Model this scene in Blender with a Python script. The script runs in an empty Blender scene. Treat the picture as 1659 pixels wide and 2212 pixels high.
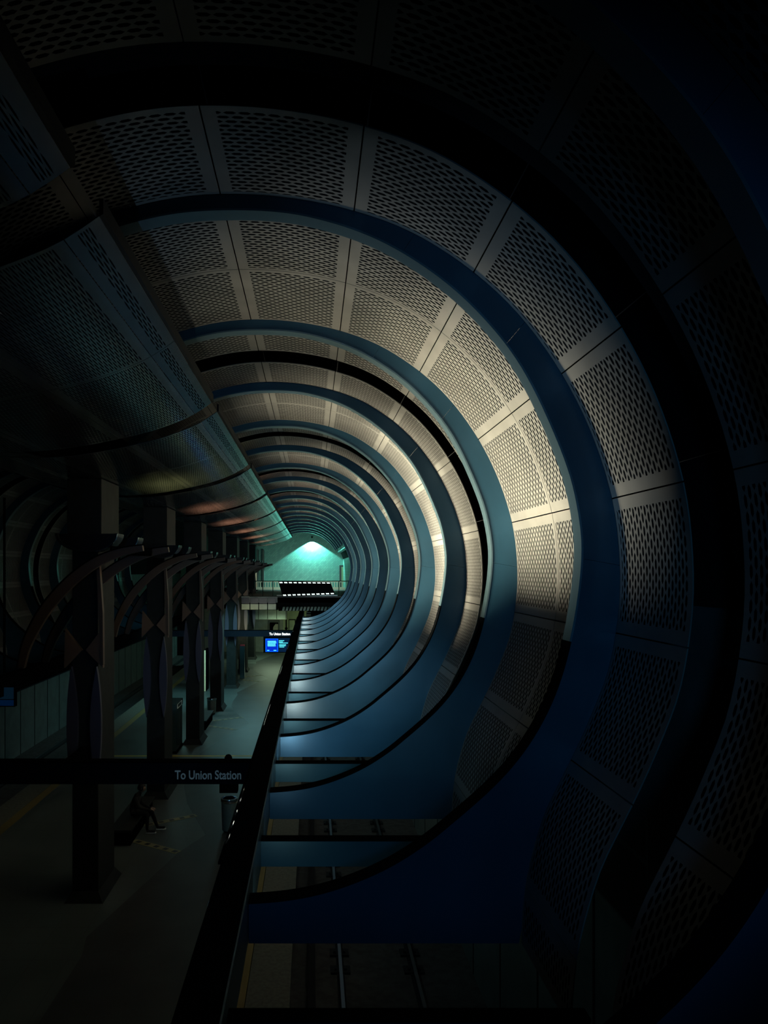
import bpy, bmesh, math, random
from mathutils import Vector, Matrix
random.seed(7)
C = bpy.context.scene.collection
U = 0.0022            # metres per station unit
S = 1660 * U          # metres per rib bay
EYE = 3170 * U        # eye height above the platform
MX = -4350            # mirror: X' = MX - X for the other track
def W(X, Y, Z): return Vector((X * U, Y * S, EYE + Z * U))
ORD = ['', 'nearest', 'second nearest', 'third nearest', 'fourth nearest', 'fifth nearest', 'sixth nearest', 'seventh nearest', 'eighth nearest',
       'ninth nearest', 'tenth nearest', 'eleventh nearest', 'twelfth nearest', 'thirteenth nearest', 'fourteenth nearest', 'fifteenth nearest',
       'sixteenth nearest', 'seventeenth nearest', 'eighteenth nearest', 'farthest']
NUM = ['', 'first', 'second', 'third', 'fourth', 'fifth', 'sixth', 'seventh', 'eighth', 'ninth', 'tenth', 'eleventh', 'twelfth', 'thirteenth',
       'fourteenth', 'fifteenth', 'sixteenth', 'seventeenth', 'eighteenth', 'nineteenth', 'twentieth']

# ------------------------------------------------------------------ materials
def mat(name, col, rough=.5, metal=0., emit=None, es=0., spec=.5):
    m = bpy.data.materials.new(name); m.use_nodes = True
    b = m.node_tree.nodes['Principled BSDF']
    b.inputs['Base Color'].default_value = (*col, 1)
    b.inputs['Roughness'].default_value = rough
    b.inputs['Metallic'].default_value = metal
    b.inputs['Specular IOR Level'].default_value = spec
    if emit:
        b.inputs['Emission Color'].default_value = (*emit, 1); b.inputs['Emission Strength'].default_value = es
    return m
def noisy(m, scale=3., amt=.25, col2=None, detail=4, stretch=(1, 1, 1)):
    nt = m.node_tree; b = nt.nodes['Principled BSDF']; c = b.inputs['Base Color'].default_value[:]
    tc = nt.nodes.new('ShaderNodeTexCoord'); mp = nt.nodes.new('ShaderNodeMapping'); mp.inputs['Scale'].default_value = stretch
    n = nt.nodes.new('ShaderNodeTexNoise'); n.inputs['Scale'].default_value = scale; n.inputs['Detail'].default_value = detail
    mx = nt.nodes.new('ShaderNodeMix'); mx.data_type = 'RGBA'
    mx.inputs[6].default_value = c
    mx.inputs[7].default_value = (*(col2 or tuple(v * (1 - amt) for v in c[:3])), 1)
    rp = nt.nodes.new('ShaderNodeMapRange'); rp.inputs[1].default_value = .38; rp.inputs[2].default_value = .66
    nt.links.new(tc.outputs['Object'], mp.inputs[0]); nt.links.new(mp.outputs[0], n.inputs['Vector'])
    nt.links.new(n.outputs['Fac'], rp.inputs[0]); nt.links.new(rp.outputs[0], mx.inputs[0])
    nt.links.new(mx.outputs[2], b.inputs['Base Color'])
    return m
def math_node(nt, op, a, b=None, c=None):
    n = nt.nodes.new('ShaderNodeMath'); n.operation = op
    for i, v in enumerate((a, b, c)):
        if v is None: continue
        if isinstance(v, (int, float)): n.inputs[i].default_value = v
        else: nt.links.new(v, n.inputs[i])
    return n.outputs[0]
def perforated(name, col, rough, metal, pu, pv, bu, bv, half=.27, swap=False):
    """sheet metal with staggered tapered slots; UV = metres inside the panel, second UV = panel size"""
    m = mat(name, col, rough, metal); nt = m.node_tree; b = nt.nodes['Principled BSDF']
    uv = nt.nodes.new('ShaderNodeUVMap'); uv.uv_map = 'uv'; sz = nt.nodes.new('ShaderNodeUVMap'); sz.uv_map = 'size'
    s1 = nt.nodes.new('ShaderNodeSeparateXYZ'); s2 = nt.nodes.new('ShaderNodeSeparateXYZ')
    nt.links.new(uv.outputs[0], s1.inputs[0]); nt.links.new(sz.outputs[0], s2.inputs[0])
    u, v, su, sv = s1.outputs[0], s1.outputs[1], s2.outputs[0], s2.outputs[1]
    A = lambda op, x, y=None, z=None: math_node(nt, op, x, y, z)
    bord = A('MULTIPLY', A('MULTIPLY', A('GREATER_THAN', u, bu), A('LESS_THAN', u, A('SUBTRACT', su, bu))),
             A('MULTIPLY', A('GREATER_THAN', v, bv), A('LESS_THAN', v, A('SUBTRACT', sv, bv))))
    p, q = (v, u) if swap else (u, v)
    row = A('FLOOR', A('DIVIDE', q, pv))
    off = A('MULTIPLY', A('FLOORED_MODULO', row, 2.), .5)
    fu = A('ABSOLUTE', A('SUBTRACT', A('FRACT', A('ADD', A('DIVIDE', p, pu), off)), .5))
    fv = A('ABSOLUTE', A('SUBTRACT', A('FRACT', A('DIVIDE', q, pv)), .5))
    w = A('MULTIPLY', A('MINIMUM', A('MAXIMUM', A('DIVIDE', A('SUBTRACT', .45, fu), .22), 0.), 1.), half)
    hole = A('MULTIPLY', bord, A('LESS_THAN', fv, w))
    # uneven wear of the sheet
    tc = nt.nodes.new('ShaderNodeTexCoord'); n = nt.nodes.new('ShaderNodeTexNoise'); n.inputs['Scale'].default_value = 1.6; n.inputs['Detail'].default_value = 6
    nt.links.new(tc.outputs['Object'], n.inputs['Vector'])
    mx = nt.nodes.new('ShaderNodeMix'); mx.data_type = 'RGBA'; mx.inputs[6].default_value = (*[c * .78 for c in col], 1); mx.inputs[7].default_value = (*col, 1)
    rp = nt.nodes.new('ShaderNodeMapRange'); rp.inputs[1].default_value = .35; rp.inputs[2].default_value = .6
    nt.links.new(n.outputs['Fac'], rp.inputs[0]); nt.links.new(rp.outputs[0], mx.inputs[0]); nt.links.new(mx.outputs[2], b.inputs['Base Color'])
    dk = nt.nodes.new('ShaderNodeBsdfDiffuse'); dk.inputs['Color'].default_value = (.004, .005, .007, 1)
    ms = nt.nodes.new('ShaderNodeMixShader'); out = nt.nodes['Material Output']
    nt.links.new(hole, ms.inputs[0]); nt.links.new(b.outputs[0], ms.inputs[1]); nt.links.new(dk.outputs[0], ms.inputs[2])
    nt.links.new(ms.outputs[0], out.inputs['Surface'])
    return m
M = {}
M['rib'] = noisy(mat('rib_paint', (.016, .062, .105), .36, .3), 1.2, .18)
M['flange'] = mat('flange_paint', (.085, .14, .175), .28, .6)
M['flange_dark'] = mat('flange_dark', (.008, .01, .013), .7, spec=.1)
M['panel'] = perforated('vault_sheet', (.17, .168, .162), .42, .3, .118, .060, .115, .05, .30)
M['canopy'] = perforated('canopy_sheet', (.20, .22, .24), .2, .85, .30, .026, .10, .05, .26, True)
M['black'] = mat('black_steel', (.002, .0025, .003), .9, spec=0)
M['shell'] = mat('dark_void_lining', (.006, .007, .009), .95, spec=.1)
M['concrete'] = noisy(mat('dark_concrete', (.16, .17, .17), .8), 2.5, .35)
M['column'] = noisy(mat('column_stone', (.016, .02, .021), .7, spec=.2), 4, .3)
M['brown'] = mat('brown_frond_steel', (.075, .045, .032), .5)
M['tan'] = mat('tan_bark_plate', (.13, .075, .05), .55)
M['purple'] = mat('violet_bark_plate', (.05, .05, .085), .5)
M['bowl'] = mat('bowl_metal', (.02, .018, .018), .4, .5)
M['chrome'] = mat('polished_rim', (.6, .65, .7), .15, 1.)
M['track'] = noisy(mat('track_bed', (.035, .038, .04), .9), 6, .5)
M['rail'] = mat('rail_steel', (.14, .16, .18), .35, 1.)
M['tile_edge'] = noisy(mat('edge_tile', (.10, .108, .088), .75), 14, .35)
M['yellow'] = mat('yellow_paint', (.55, .48, .05), .6)
M['yellowb'] = mat('yellow_tactile', (.16, .12, .03), .7)
M['inlay'] = mat('inlay_yellow', (.24, .22, .10), .6)
M['dot'] = mat('inlay_dot', (.01, .012, .014), .5)
M['sidewall'] = noisy(mat('side_wall', (.07, .10, .10), .6), 2, .3)
M['railing'] = mat('railing_black', (.002, .003, .003), .6, spec=.1)
M['picket'] = mat('pale_picket', (.6, .66, .55), .5)
M['tile_a'] = noisy(mat('tile_khaki', (.30, .32, .25), .5), 3, .2)
M['tile_b'] = noisy(mat('tile_plum', (.028, .022, .04), .5), 3, .3)
M['tile_c'] = noisy(mat('tile_slate', (.16, .20, .18), .5), 3, .2)
M['green'] = mat('green_wall', (.34, .42, .26), .6)
M['white'] = mat('white_enamel', (.7, .72, .68), .5)
M['red'] = mat('red_cap', (.45, .03, .05), .4)
M['glass'] = mat('smoked_glass', (.05, .10, .12), .08, .2)
M['bin'] = noisy(mat('bin_metal', (.17, .22, .20), .45, .4), 5, .2)
M['skin'] = mat('skin', (.33, .20, .14), .5)
M['cloth'] = mat('dark_cloth', (.01, .01, .012), .9)
M['jeans'] = mat('dark_trousers', (.02, .022, .03), .85)
M['hair'] = mat('dark_hair', (.006, .005, .005), .6)
M['sole'] = mat('pale_sole', (.6, .6, .6), .6)
M['sign'] = mat('sign_blue_black', (.004, .007, .014), .8, spec=.1)
M['txt_near'] = mat('letters_dim', (.12, .17, .2), .5, emit=(.35, .6, .75), es=.05)  # same backlit lettering; vignette dimness put into colour and glow
M['txt_far'] = mat('letters_lit', (.8, .8, .8), .5, emit=(1, .97, 1), es=2.2)
M['scr_bg'] = mat('screen_blue', (.0, .02, .2), .3, emit=(.0, .015, .6), es=.8)
M['scr_hi'] = mat('screen_frame_blue', (.0, .1, .5), .3, emit=(.0, .09, .9), es=.9)
M['scr_tx'] = mat('screen_text', (.1, .6, .7), .3, emit=(.12, .8, .9), es=1.1)
M['scr_dk'] = mat('screen_navy', (.0, .01, .04), .3, emit=(.0, .01, .04), es=.5)
M['scr_left'] = mat('screen_dim', (.0, .01, .03), .3, emit=(.01, .05, .1), es=.12)
M['lamp'] = mat('lamp_white', (1, 1, 1), .5, emit=(.8, 1, .9), es=12)
M['lampy'] = mat('lamp_yellow', (1, 1, .7), .5, emit=(.8, .85, .35), es=.1)
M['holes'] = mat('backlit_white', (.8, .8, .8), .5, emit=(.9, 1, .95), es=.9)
M['glow'] = mat('pale_lit_opening', (.5, .5, .4), .5, emit=(.75, .8, .5), es=.35)
M['oval'] = mat('lit_oval', (.5, .6, .6), .5, emit=(.4, .6, .6), es=.12)

def tilewall(name, c1, c2, rot, scale, mortar=.02):
    m = mat(name, c1, .45); nt = m.node_tree; b = nt.nodes['Principled BSDF']
    tc = nt.nodes.new('ShaderNodeTexCoord'); mp = nt.nodes.new('ShaderNodeMapping')
    mp.inputs['Rotation'].default_value = (math.pi / 2, 0, 0); mp2 = nt.nodes.new('ShaderNodeMapping'); mp2.inputs['Rotation'].default_value = (0, 0, rot)
    br = nt.nodes.new('ShaderNodeTexBrick'); br.offset = .5
    br.inputs['Color1'].default_value = (*c1, 1); br.inputs['Color2'].default_value = (*c2, 1)
    br.inputs['Mortar'].default_value = (*[v * .72 for v in c1], 1); br.inputs['Scale'].default_value = scale; br.inputs['Mortar Size'].default_value = mortar
    nt.links.new(tc.outputs['Object'], mp.inputs[0]); nt.links.new(mp.outputs[0], mp2.inputs[0]); nt.links.new(mp2.outputs[0], br.inputs[0])
    nt.links.new(br.outputs[0], b.inputs['Base Color'])
    return m
M['farwall'] = tilewall('far_wall_tiles', (.13, .36, .32), (.085, .27, .25), math.radians(45), 1.5)

def floor_mat():
    m = mat('platform_floor', (.19, .22, .21), .42, spec=.3); nt = m.node_tree; b = nt.nodes['Principled BSDF']
    tc = nt.nodes.new('ShaderNodeTexCoord'); n = nt.nodes.new('ShaderNodeTexNoise'); n.inputs['Scale'].default_value = .7; n.inputs['Detail'].default_value = 8
    br = nt.nodes.new('ShaderNodeTexBrick'); br.offset = 0; br.inputs['Scale'].default_value = 1.6; br.inputs['Mortar Size'].default_value = .006
    br.inputs['Brick Width'].default_value = 1; br.inputs['Row Height'].default_value = 1
    br.inputs['Color1'].default_value = (.085, .105, .105, 1); br.inputs['Color2'].default_value = (.078, .10, .10, 1); br.inputs['Mortar'].default_value = (.05, .06, .065, 1)
    mx = nt.nodes.new('ShaderNodeMix'); mx.data_type = 'RGBA'; mx.blend_type = 'MULTIPLY'; mx.inputs[0].default_value = .6
    nt.links.new(tc.outputs['Object'], n.inputs['Vector']); nt.links.new(tc.outputs['Object'], br.inputs[0])
    cr = nt.nodes.new('ShaderNodeMapRange'); cr.inputs[1].default_value = .3; cr.inputs[2].default_value = .7; cr.inputs[3].default_value = .45; cr.inputs[4].default_value = 1.1
    nt.links.new(n.outputs['Fac'], cr.inputs[0]); nt.links.new(br.outputs[0], mx.inputs[6]); nt.links.new(cr.outputs[0], mx.inputs[7])
    nt.links.new(mx.outputs[2], b.inputs['Base Color'])
    rr = nt.nodes.new('ShaderNodeMapRange'); rr.inputs[3].default_value = .3; rr.inputs[4].default_value = .6
    nt.links.new(n.outputs['Fac'], rr.inputs[0]); nt.links.new(rr.outputs[0], b.inputs['Roughness'])
    return m
M['floor'] = floor_mat()
M['inlay_dark'] = noisy(mat('floor_dark_terrazzo', (.032, .038, .04), .5), 1.2, .35)

# ------------------------------------------------------------------ mesh helpers
class MB:
    def __init__(s): s.v = []; s.f = []
    def add(s, vs, fs):
        o = len(s.v); s.v += [Vector(p) for p in vs]; s.f += [tuple(i + o for i in f) for f in fs]
    def box(s, a, b):
        (x0, y0, z0), (x1, y1, z1) = a, b
        s.add([(x0, y0, z0), (x1, y0, z0), (x1, y1, z0), (x0, y1, z0), (x0, y0, z1), (x1, y0, z1), (x1, y1, z1), (x0, y1, z1)],
              [(0, 3, 2, 1), (4, 5, 6, 7), (0, 1, 5, 4), (1, 2, 6, 5), (2, 3, 7, 6), (3, 0, 4, 7)])
    def wbox(s, X0, X1, Y0, Y1, Z0, Z1):
        a, b = W(X0, Y0, Z0), W(X1, Y1, Z1); s.box(a, b)
    def prism(s, pts, y0, y1):
        """pts: (x,z) polygon in metres, extruded y0..y1"""
        n = len(pts)
        s.add([(p[0], y0, p[1]) for p in pts] + [(p[0], y1, p[1]) for p in pts],
              [tuple(range(n)), tuple(range(2 * n - 1, n - 1, -1))] + [(i, i + n, (i + 1) % n + n, (i + 1) % n) for i in range(n)])
    def wprism(s, pts, Y0, Y1): s.prism([(x * U, EYE + z * U) for x, z in pts], Y0 * S, Y1 * S)
    def strip(s, a, b, y0, y1):
        """solid band between two equally long polylines a, b of (x,z) metres"""
        n = len(a); vs = []
        for y in (y0, y1):
            for p in a: vs.append((p[0], y, p[1]))
            for p in b: vs.append((p[0], y, p[1]))
        fs = []
        for i in range(n - 1):
            A0, A1, B0, B1 = i, i + 1, n + i, n + i + 1; o = 2 * n
            fs += [(A0, B0, B1, A1), (A0 + o, A1 + o, B1 + o, B0 + o), (A0, A1, A1 + o, A0 + o), (B0, B0 + o, B1 + o, B1)]
        fs += [(0, 2 * n, 3 * n, n), (n - 1, 2 * n - 1, 4 * n - 1, 3 * n - 1)]
        s.add(vs, fs)
    def cyl(s, p0, p1, r0, r1=None, n=16, cap=True):
        p0, p1 = Vector(p0), Vector(p1); r1 = r0 if r1 is None else r1
        d = (p1 - p0).normalized(); t = Vector((1, 0, 0)) if abs(d.x) < .9 else Vector((0, 1, 0))
        a = d.cross(t).normalized(); b = d.cross(a)
        vs = [p0 + (a * math.cos(k * 2 * math.pi / n) + b * math.sin(k * 2 * math.pi / n)) * r0 for k in range(n)] + \
             [p1 + (a * math.cos(k * 2 * math.pi / n) + b * math.sin(k * 2 * math.pi / n)) * r1 for k in range(n)]
        fs = [(k, (k + 1) % n, (k + 1) % n + n, k + n) for k in range(n)]
        if cap: fs += [tuple(range(n - 1, -1, -1)), tuple(range(n, 2 * n))]
        s.add(vs, fs)
    def lathe(s, prof, c, n=20):
        vs = []; fs = []
        for r, z in prof:
            for k in range(n): vs.append((c[0] + r * math.cos(k * 2 * math.pi / n), c[1] + r * math.sin(k * 2 * math.pi / n), c[2] + z))
        for i in range(len(prof) - 1):
            for k in range(n): fs.append((i * n + k, i * n + (k + 1) % n, (i + 1) * n + (k + 1) % n, (i + 1) * n + k))
        fs += [tuple(range(n - 1, -1, -1)), tuple(range((len(prof) - 1) * n, len(prof) * n))]
        s.add(vs, fs)
    def tubepath(s, pts, r, n=8):
        for a, b in zip(pts[:-1], pts[1:]): s.cyl(a, b, r, n=n)
    def build(s, name, m, parent=None, smooth=False, bevel=0):
        me = bpy.data.meshes.new(name); me.from_pydata([tuple(v) for v in s.v], [], s.f); me.validate()
        bm = bmesh.new(); bm.from_mesh(me); bmesh.ops.recalc_face_normals(bm, faces=bm.faces)
        if bevel: bmesh.ops.bevel(bm, geom=bm.edges[:], offset=bevel, segments=2, affect='EDGES', profile=.5)
        bm.to_mesh(me); bm.free()
        me.materials.append(m); o = bpy.data.objects.new(name, me); C.objects.link(o)
        if smooth:
            me.shade_smooth()
            me.set_sharp_from_angle(angle=math.radians(35))
        if parent:
            o.parent = parent
            o.matrix_parent_inverse = Matrix.Translation(-parent.location)
        return o
def empty(name, loc, label, cat, group=None):
    o = bpy.data.objects.new(name, None); o.location = loc; o.empty_display_size = .1; C.objects.link(o)
    return tag(o, label, cat, group)
def tag(o, label, cat, group=None, kind=None):
    o['label'] = label; o['category'] = cat
    if group: o['group'] = group
    if kind: o['kind'] = kind
    return o
def struct(o, label=None):
    o['kind'] = 'structure'; o['category'] = o.name.split('_')[0].split('.')[0]
    o['label'] = label or ''
    return o

# ------------------------------------------------------------------ the rib profile
OUT = [(-1600, 1105), (-1420, 1270), (-1180, 1430), (-914, 1530), (-722, 1583), (-558, 1614), (-394, 1626), (-190, 1620), (2, 1594), (186, 1552), (434, 1463), (700, 1290),
       (908, 1092), (1080, 850), (1208, 596), (1300, 306), (1328, 64), (1330, -118), (1308, -302), (1276, -448), (1230, -568), (1156, -742), (1074, -906),
       (1010, -1034), (974, -1144), (948, -1236), (924, -1344), (908, -1492), (904, -1612)]
INN = [(-1560, 1050), (-1380, 1215), (-1150, 1365), (-914, 1465), (-722, 1522), (-558, 1552), (-384, 1562), (-190, 1558), (2, 1531), (272, 1445), (514, 1301), (692, 1152),
       (862, 958), (976, 762), (1070, 550), (1128, 388), (1162, 214), (1172, 84), (1160, -72), (1134, -238), (1092, -420), (1032, -586), (946, -742),
       (846, -872), (726, -990), (590, -1105), (498, -1180), (318, -1295), (83, -1388), (-113, -1428), (-274, -1440)]
def spline(pts, per=6):
    """Catmull-Rom"""
    out = []; n = len(pts)
    for i in range(n - 1):
        p0 = Vector(pts[max(i - 1, 0)]); p1 = Vector(pts[i]); p2 = Vector(pts[i + 1]); p3 = Vector(pts[min(i + 2, n - 1)])
        for k in range(per):
            t = k / per
            out.append(.5 * ((2 * p1) + (-p0 + p2) * t + (2 * p0 - 5 * p1 + 4 * p2 - p3) * t * t + (-p0 + 3 * p1 - 3 * p2 + p3) * t ** 3))
    out.append(Vector(pts[-1])); return out
def smoothed(pl, it=3):
    for _ in range(it):
        pl = [pl[0]] + [(pl[i - 1] + pl[i] * 2 + pl[i + 1]) / 4 for i in range(1, len(pl) - 1)] + [pl[-1]]
    return pl
class Path:
    def __init__(s, pl):
        s.p = pl; s.l = [0.]
        for a, b in zip(pl[:-1], pl[1:]): s.l.append(s.l[-1] + (b - a).length)
        s.len = s.l[-1]
    def at(s, d):
        d = max(0, min(s.len, d)); lo = 0; hi = len(s.l) - 1
        while hi - lo > 1:
            m = (lo + hi) // 2
            if s.l[m] <= d: lo = m
            else: hi = m
        t = (d - s.l[lo]) / max(1e-9, s.l[hi] - s.l[lo]); return s.p[lo].lerp(s.p[hi], t)
    def find(s, f):
        return min(range(len(s.p)), key=lambda i: f(s.p[i]))
outp = Path(smoothed(spline(OUT)[::-1], 8)); innp = Path(smoothed(spline(INN)[::-1], 8))   # both start at the foot
# rib web outer line continues along the flat bottom of the foot to its tip
webp = Path([Vector((-274, -1612)), Vector((0, -1612)), Vector((300, -1612)), Vector((600, -1612))] + outp.p)
MODLEN = 584.
j0 = outp.l[outp.find(lambda p: abs(p.y + 279) + (1e4 if p.x < 500 else 0))]
JOINTS = [0.] + [j for j in sorted(j0 + k * MODLEN for k in range(-4, 12)) if 60 < j < outp.len - 60] + [outp.len]
def mirror(pts, mir): return [Vector((MX - p.x, p.y)) for p in pts] if mir else pts
def met(pts): return [(p.x * U, EYE + p.y * U) for p in pts]

# corresponding cross lines between inner and web lines: near radial
def rib_pairs():
    pr = []; n = 150
    # key correspondences (inner arclength, web arclength)
    def il(x, z): return innp.l[innp.find(lambda p: (p.x - x) ** 2 + (p.y - z) ** 2)]
    def wl(x, z): return webp.l[webp.find(lambda p: (p.x - x) ** 2 + (p.y - z) ** 2)]
    keys = [(0, 0), (il(83, -1388), wl(83, -1612)), (il(498, -1180), wl(600, -1612)), (il(700, -1015), wl(904, -1612)), (il(860, -860), wl(960, -1190)), (il(1000, -650), wl(1074, -906)), (il(1134, -238), wl(1290, -400)),
            (il(1172, 84), wl(1330, 64)), (il(1070, 550), wl(1208, 596)), (il(862, 958), wl(950, 1045)), (il(514, 1301), wl(567, 1390)), (il(2, 1531), wl(20, 1590)),
            (il(-384, 1562), wl(-394, 1626)), (il(-914, 1465), wl(-935, 1525)), (innp.len, webp.len)]
    for i in range(n + 1):
        t = i / n * innp.len
        for (a0, b0), (a1, b1) in zip(keys[:-1], keys[1:]):
            if a0 <= t <= a1 + 1e-6:
                pr.append((innp.at(t), webp.at(b0 + (b1 - b0) * (t - a0) / (a1 - a0)))); break
    return pr
PAIRS = rib_pairs()
T = .05   # rib thickness in bays
def make_rib(n, mir=False, short=False, detail=True):
    side = 'left' if mir else 'right'
    if short: lab = f'shallow roof rib over the far footbridge, {NUM[n-14]} of the five behind the hoops'
    else: lab = f'{NUM[n]} blue curved steel rib from the camera, hooping over the {side} track'
    root = empty('steel_rib', W((MX if mir else 0) + (0 if mir else 900), n + T / 2, -1612 if not short else 800), lab, 'rib', f'blue steel ribs over the {side} track')
    pr = [p for p in PAIRS if p[0].y > 800] if short else PAIRS
    web = [p[1] for p in pr]; inn = [p[0] for p in pr]
    cuts = [0]
    if detail and not short:
        for (x, z) in ((1332, 8), (908, 1082), (434, 1463)):
            cuts.append(min(range(len(web)), key=lambda i: (web[i].x - x) ** 2 + (web[i].y - z) ** 2))
    cuts.append(len(web) - 1)
    for a, b in zip(cuts[:-1], cuts[1:]):
        m = MB(); wa = [v.copy() for v in web[a:b + 1]]; ia = [v.copy() for v in inn[a:b + 1]]
        if a: # a hairline seam
            wa[0] = wa[0].lerp(wa[1], .03); ia[0] = ia[0].lerp(ia[1], .03)
        m.strip(met(mirror(ia, mir)), met(mirror(wa, mir)), n * S, (n + T) * S)
        m.build('web_foot' if a == 0 and not short else 'web_segment', M['rib'], root)
    # inner flange: a slim band along the inner curve, slightly proud of the web
    f = MB(); ii = inn; cen = []
    for i, p in enumerate(ii):
        q = ii[min(i + 1, len(ii) - 1)] - ii[max(i - 1, 0)]; nn = Vector((-q.y, q.x)).normalized()
        if (web[i] - p).dot(nn) > 0: nn = -nn
        cen.append(p + nn * 9)
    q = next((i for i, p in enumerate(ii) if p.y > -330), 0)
    for a, b, nm, mt in ((0, q, 'foot_rubber_edge', M['black']), (q, len(ii) - 1, 'inner_flange', M['flange'])):  # shade on the lower flange put in as a black band
        if b - a < 2: continue
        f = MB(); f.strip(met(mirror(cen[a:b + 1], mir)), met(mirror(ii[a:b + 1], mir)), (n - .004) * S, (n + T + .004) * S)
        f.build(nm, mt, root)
    return root
def panel_mesh(path, d0, d1, Y0, Y1, mir, normal_in, mt, name, root, thick=5., gap=3.):
    k = max(2, int((d1 - d0) / 60)); ds = [d0 + gap + (d1 - d0 - 2 * gap) * i / k for i in range(k + 1)]
    pts = mirror([path.at(d) for d in ds], mir); L = (d1 - d0) * U; H = (Y1 - Y0) * S
    y0, y1 = Y0 * S + .006, Y1 * S - .006
    nrm = []
    for i in range(len(pts)):
        q = pts[min(i + 1, k)] - pts[max(i - 1, 0)]; nn = Vector((-q.y, q.x)).normalized()
        if (normal_in - pts[i]).dot(nn) > 0: nn = -nn
        nrm.append(nn)
    back = [p + nn * thick for p, nn in zip(pts, nrm)]
    v = []
    for pl in (pts, back):
        for p in pl: v += [(p.x * U, y0, EYE + p.y * U), (p.x * U, y1, EYE + p.y * U)]
    me = bpy.data.meshes.new(name); fs = []; o = 2 * (k + 1)
    for i in range(k):
        a = 2 * i
        fs.append((a, a + 2, a + 3, a + 1)); fs.append((a + o, a + 1 + o, a + 3 + o, a + 2 + o))
        fs.append((a, a + o, a + 2 + o, a + 2)); fs.append((a + 1, a + 3, a + 3 + o, a + 1 + o))
    fs.append((0, 1, 1 + o, o)); e = 2 * k; fs.append((e, e + o, e + 1 + o, e + 1))
    me.from_pydata(v, [], fs)
    uv = me.uv_layers.new(name='uv'); sz = me.uv_layers.new(name='size')
    for lp in me.loops:
        vi = lp.vertex_index % o; i = vi // 2
        uv.data[lp.index].uv = (L * i / k, H * (vi % 2)); sz.data[lp.index].uv = (L, H)
    bm = bmesh.new(); bm.from_mesh(me); bmesh.ops.recalc_face_normals(bm, faces=bm.faces); bm.to_mesh(me); bm.free()
    me.materials.append(mt); ob = bpy.data.objects.new(name, me); C.objects.link(ob); me.shade_smooth(); me.set_sharp_from_angle(angle=math.radians(40))
    ob.parent = root; ob.matrix_parent_inverse = Matrix.Translation(-root.location)
    return ob
CEN = Vector((-350, -100))
def cladding(rows, mir, label, short=False, whole=False):
    root = empty('vault_cladding', W((MX - 900) if mir else 900, rows[0][0], -1500), label, 'wall cladding', 'perforated vault cladding over the %s track' % ('left' if mir else 'right'))
    js = JOINTS
    if short:
        s = outp.l[outp.find(lambda p: abs(p.y - 820) + (1e4 if p.x < 500 else 0))]
        js = [s] + [j for j in JOINTS if j > s + 80]
    if whole: js = [j for j in JOINTS if j > 0]
    cen = Vector((MX - CEN.x, CEN.y)) if mir else CEN
    for (a, b) in rows:
        for d0, d1 in zip(js[:-1], js[1:]):
            panel_mesh(outp, d0, d1, a, b, mir, cen, M['panel'], 'perforated_panel', root)
    return root

G0, G1 = .425, .617
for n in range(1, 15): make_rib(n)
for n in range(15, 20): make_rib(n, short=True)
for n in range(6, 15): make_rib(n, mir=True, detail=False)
def bay_label(k, what, side='right'):
    if k >= 14: return f'{what} in {NUM[k-13]} roof bay over the footbridge'
    if k == 0: return f'{what} before the first rib over {side} track'
    return f'{what} between {NUM[k]} and {NUM[k+1]} rib over {side} track'
for mir in (False, True):
    side = 'left' if mir else 'right'
    for k in range(0 if not mir else 6, 19 if not mir else 14):
        sh = k >= 14
        if k % 2 == 0 and k:
            cladding([(k + T, k + .5), (k + .5, k + 1)], mir, bay_label(k, 'unbroken perforated cladding', side), sh)
        else:
            if k: cladding([(k + T, k + G0)], mir, bay_label(k, 'perforated cladding before dark gap', side), sh)
            cladding([(k + G1, k + 1)], mir, bay_label(k, 'perforated cladding beyond dark gap', side), sh)

# dark lining behind the cladding (vault shell) -> ceiling
def offset_path(off, mir):
    pts = []
    for i in range(81):
        d = i / 80 * outp.len; p = outp.at(d); a = outp.at(d - 30); b = outp.at(d + 30); q = b - a; nn = Vector((-q.y, q.x)).normalized()
        if (CEN - p).dot(nn) > 0: nn = -nn
        pts.append(p + nn * off)
    return mirror(pts, mir)
SIDE = 1467
for mir in (False, True):
    a = offset_path(130, mir); b = offset_path(170, mir)
    i0 = min(range(len(a)), key=lambda i: abs(a[i].y + 150) + (1e4 if abs(a[i].x + 2175) < 2700 else 0))
    m = MB(); m.strip(met(a[i0:]), met(b[i0:]), -1.2 * S, 21 * S)
    struct(m.build('ceiling', M['shell']), 'dark lining above the perforated vault over the %s track' % ('left' if mir else 'right'))
m = MB(); X0 = offset_path(130, False)[-1].x; X1 = offset_path(130, True)[-1].x
m.wbox(min(X0, X1) - 200, max(X0, X1) + 200, -1.2, 21, 1230, 1290)
struct(m.build('ceiling', M['shell']), 'dark flat ceiling above the platform canopy')

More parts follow.
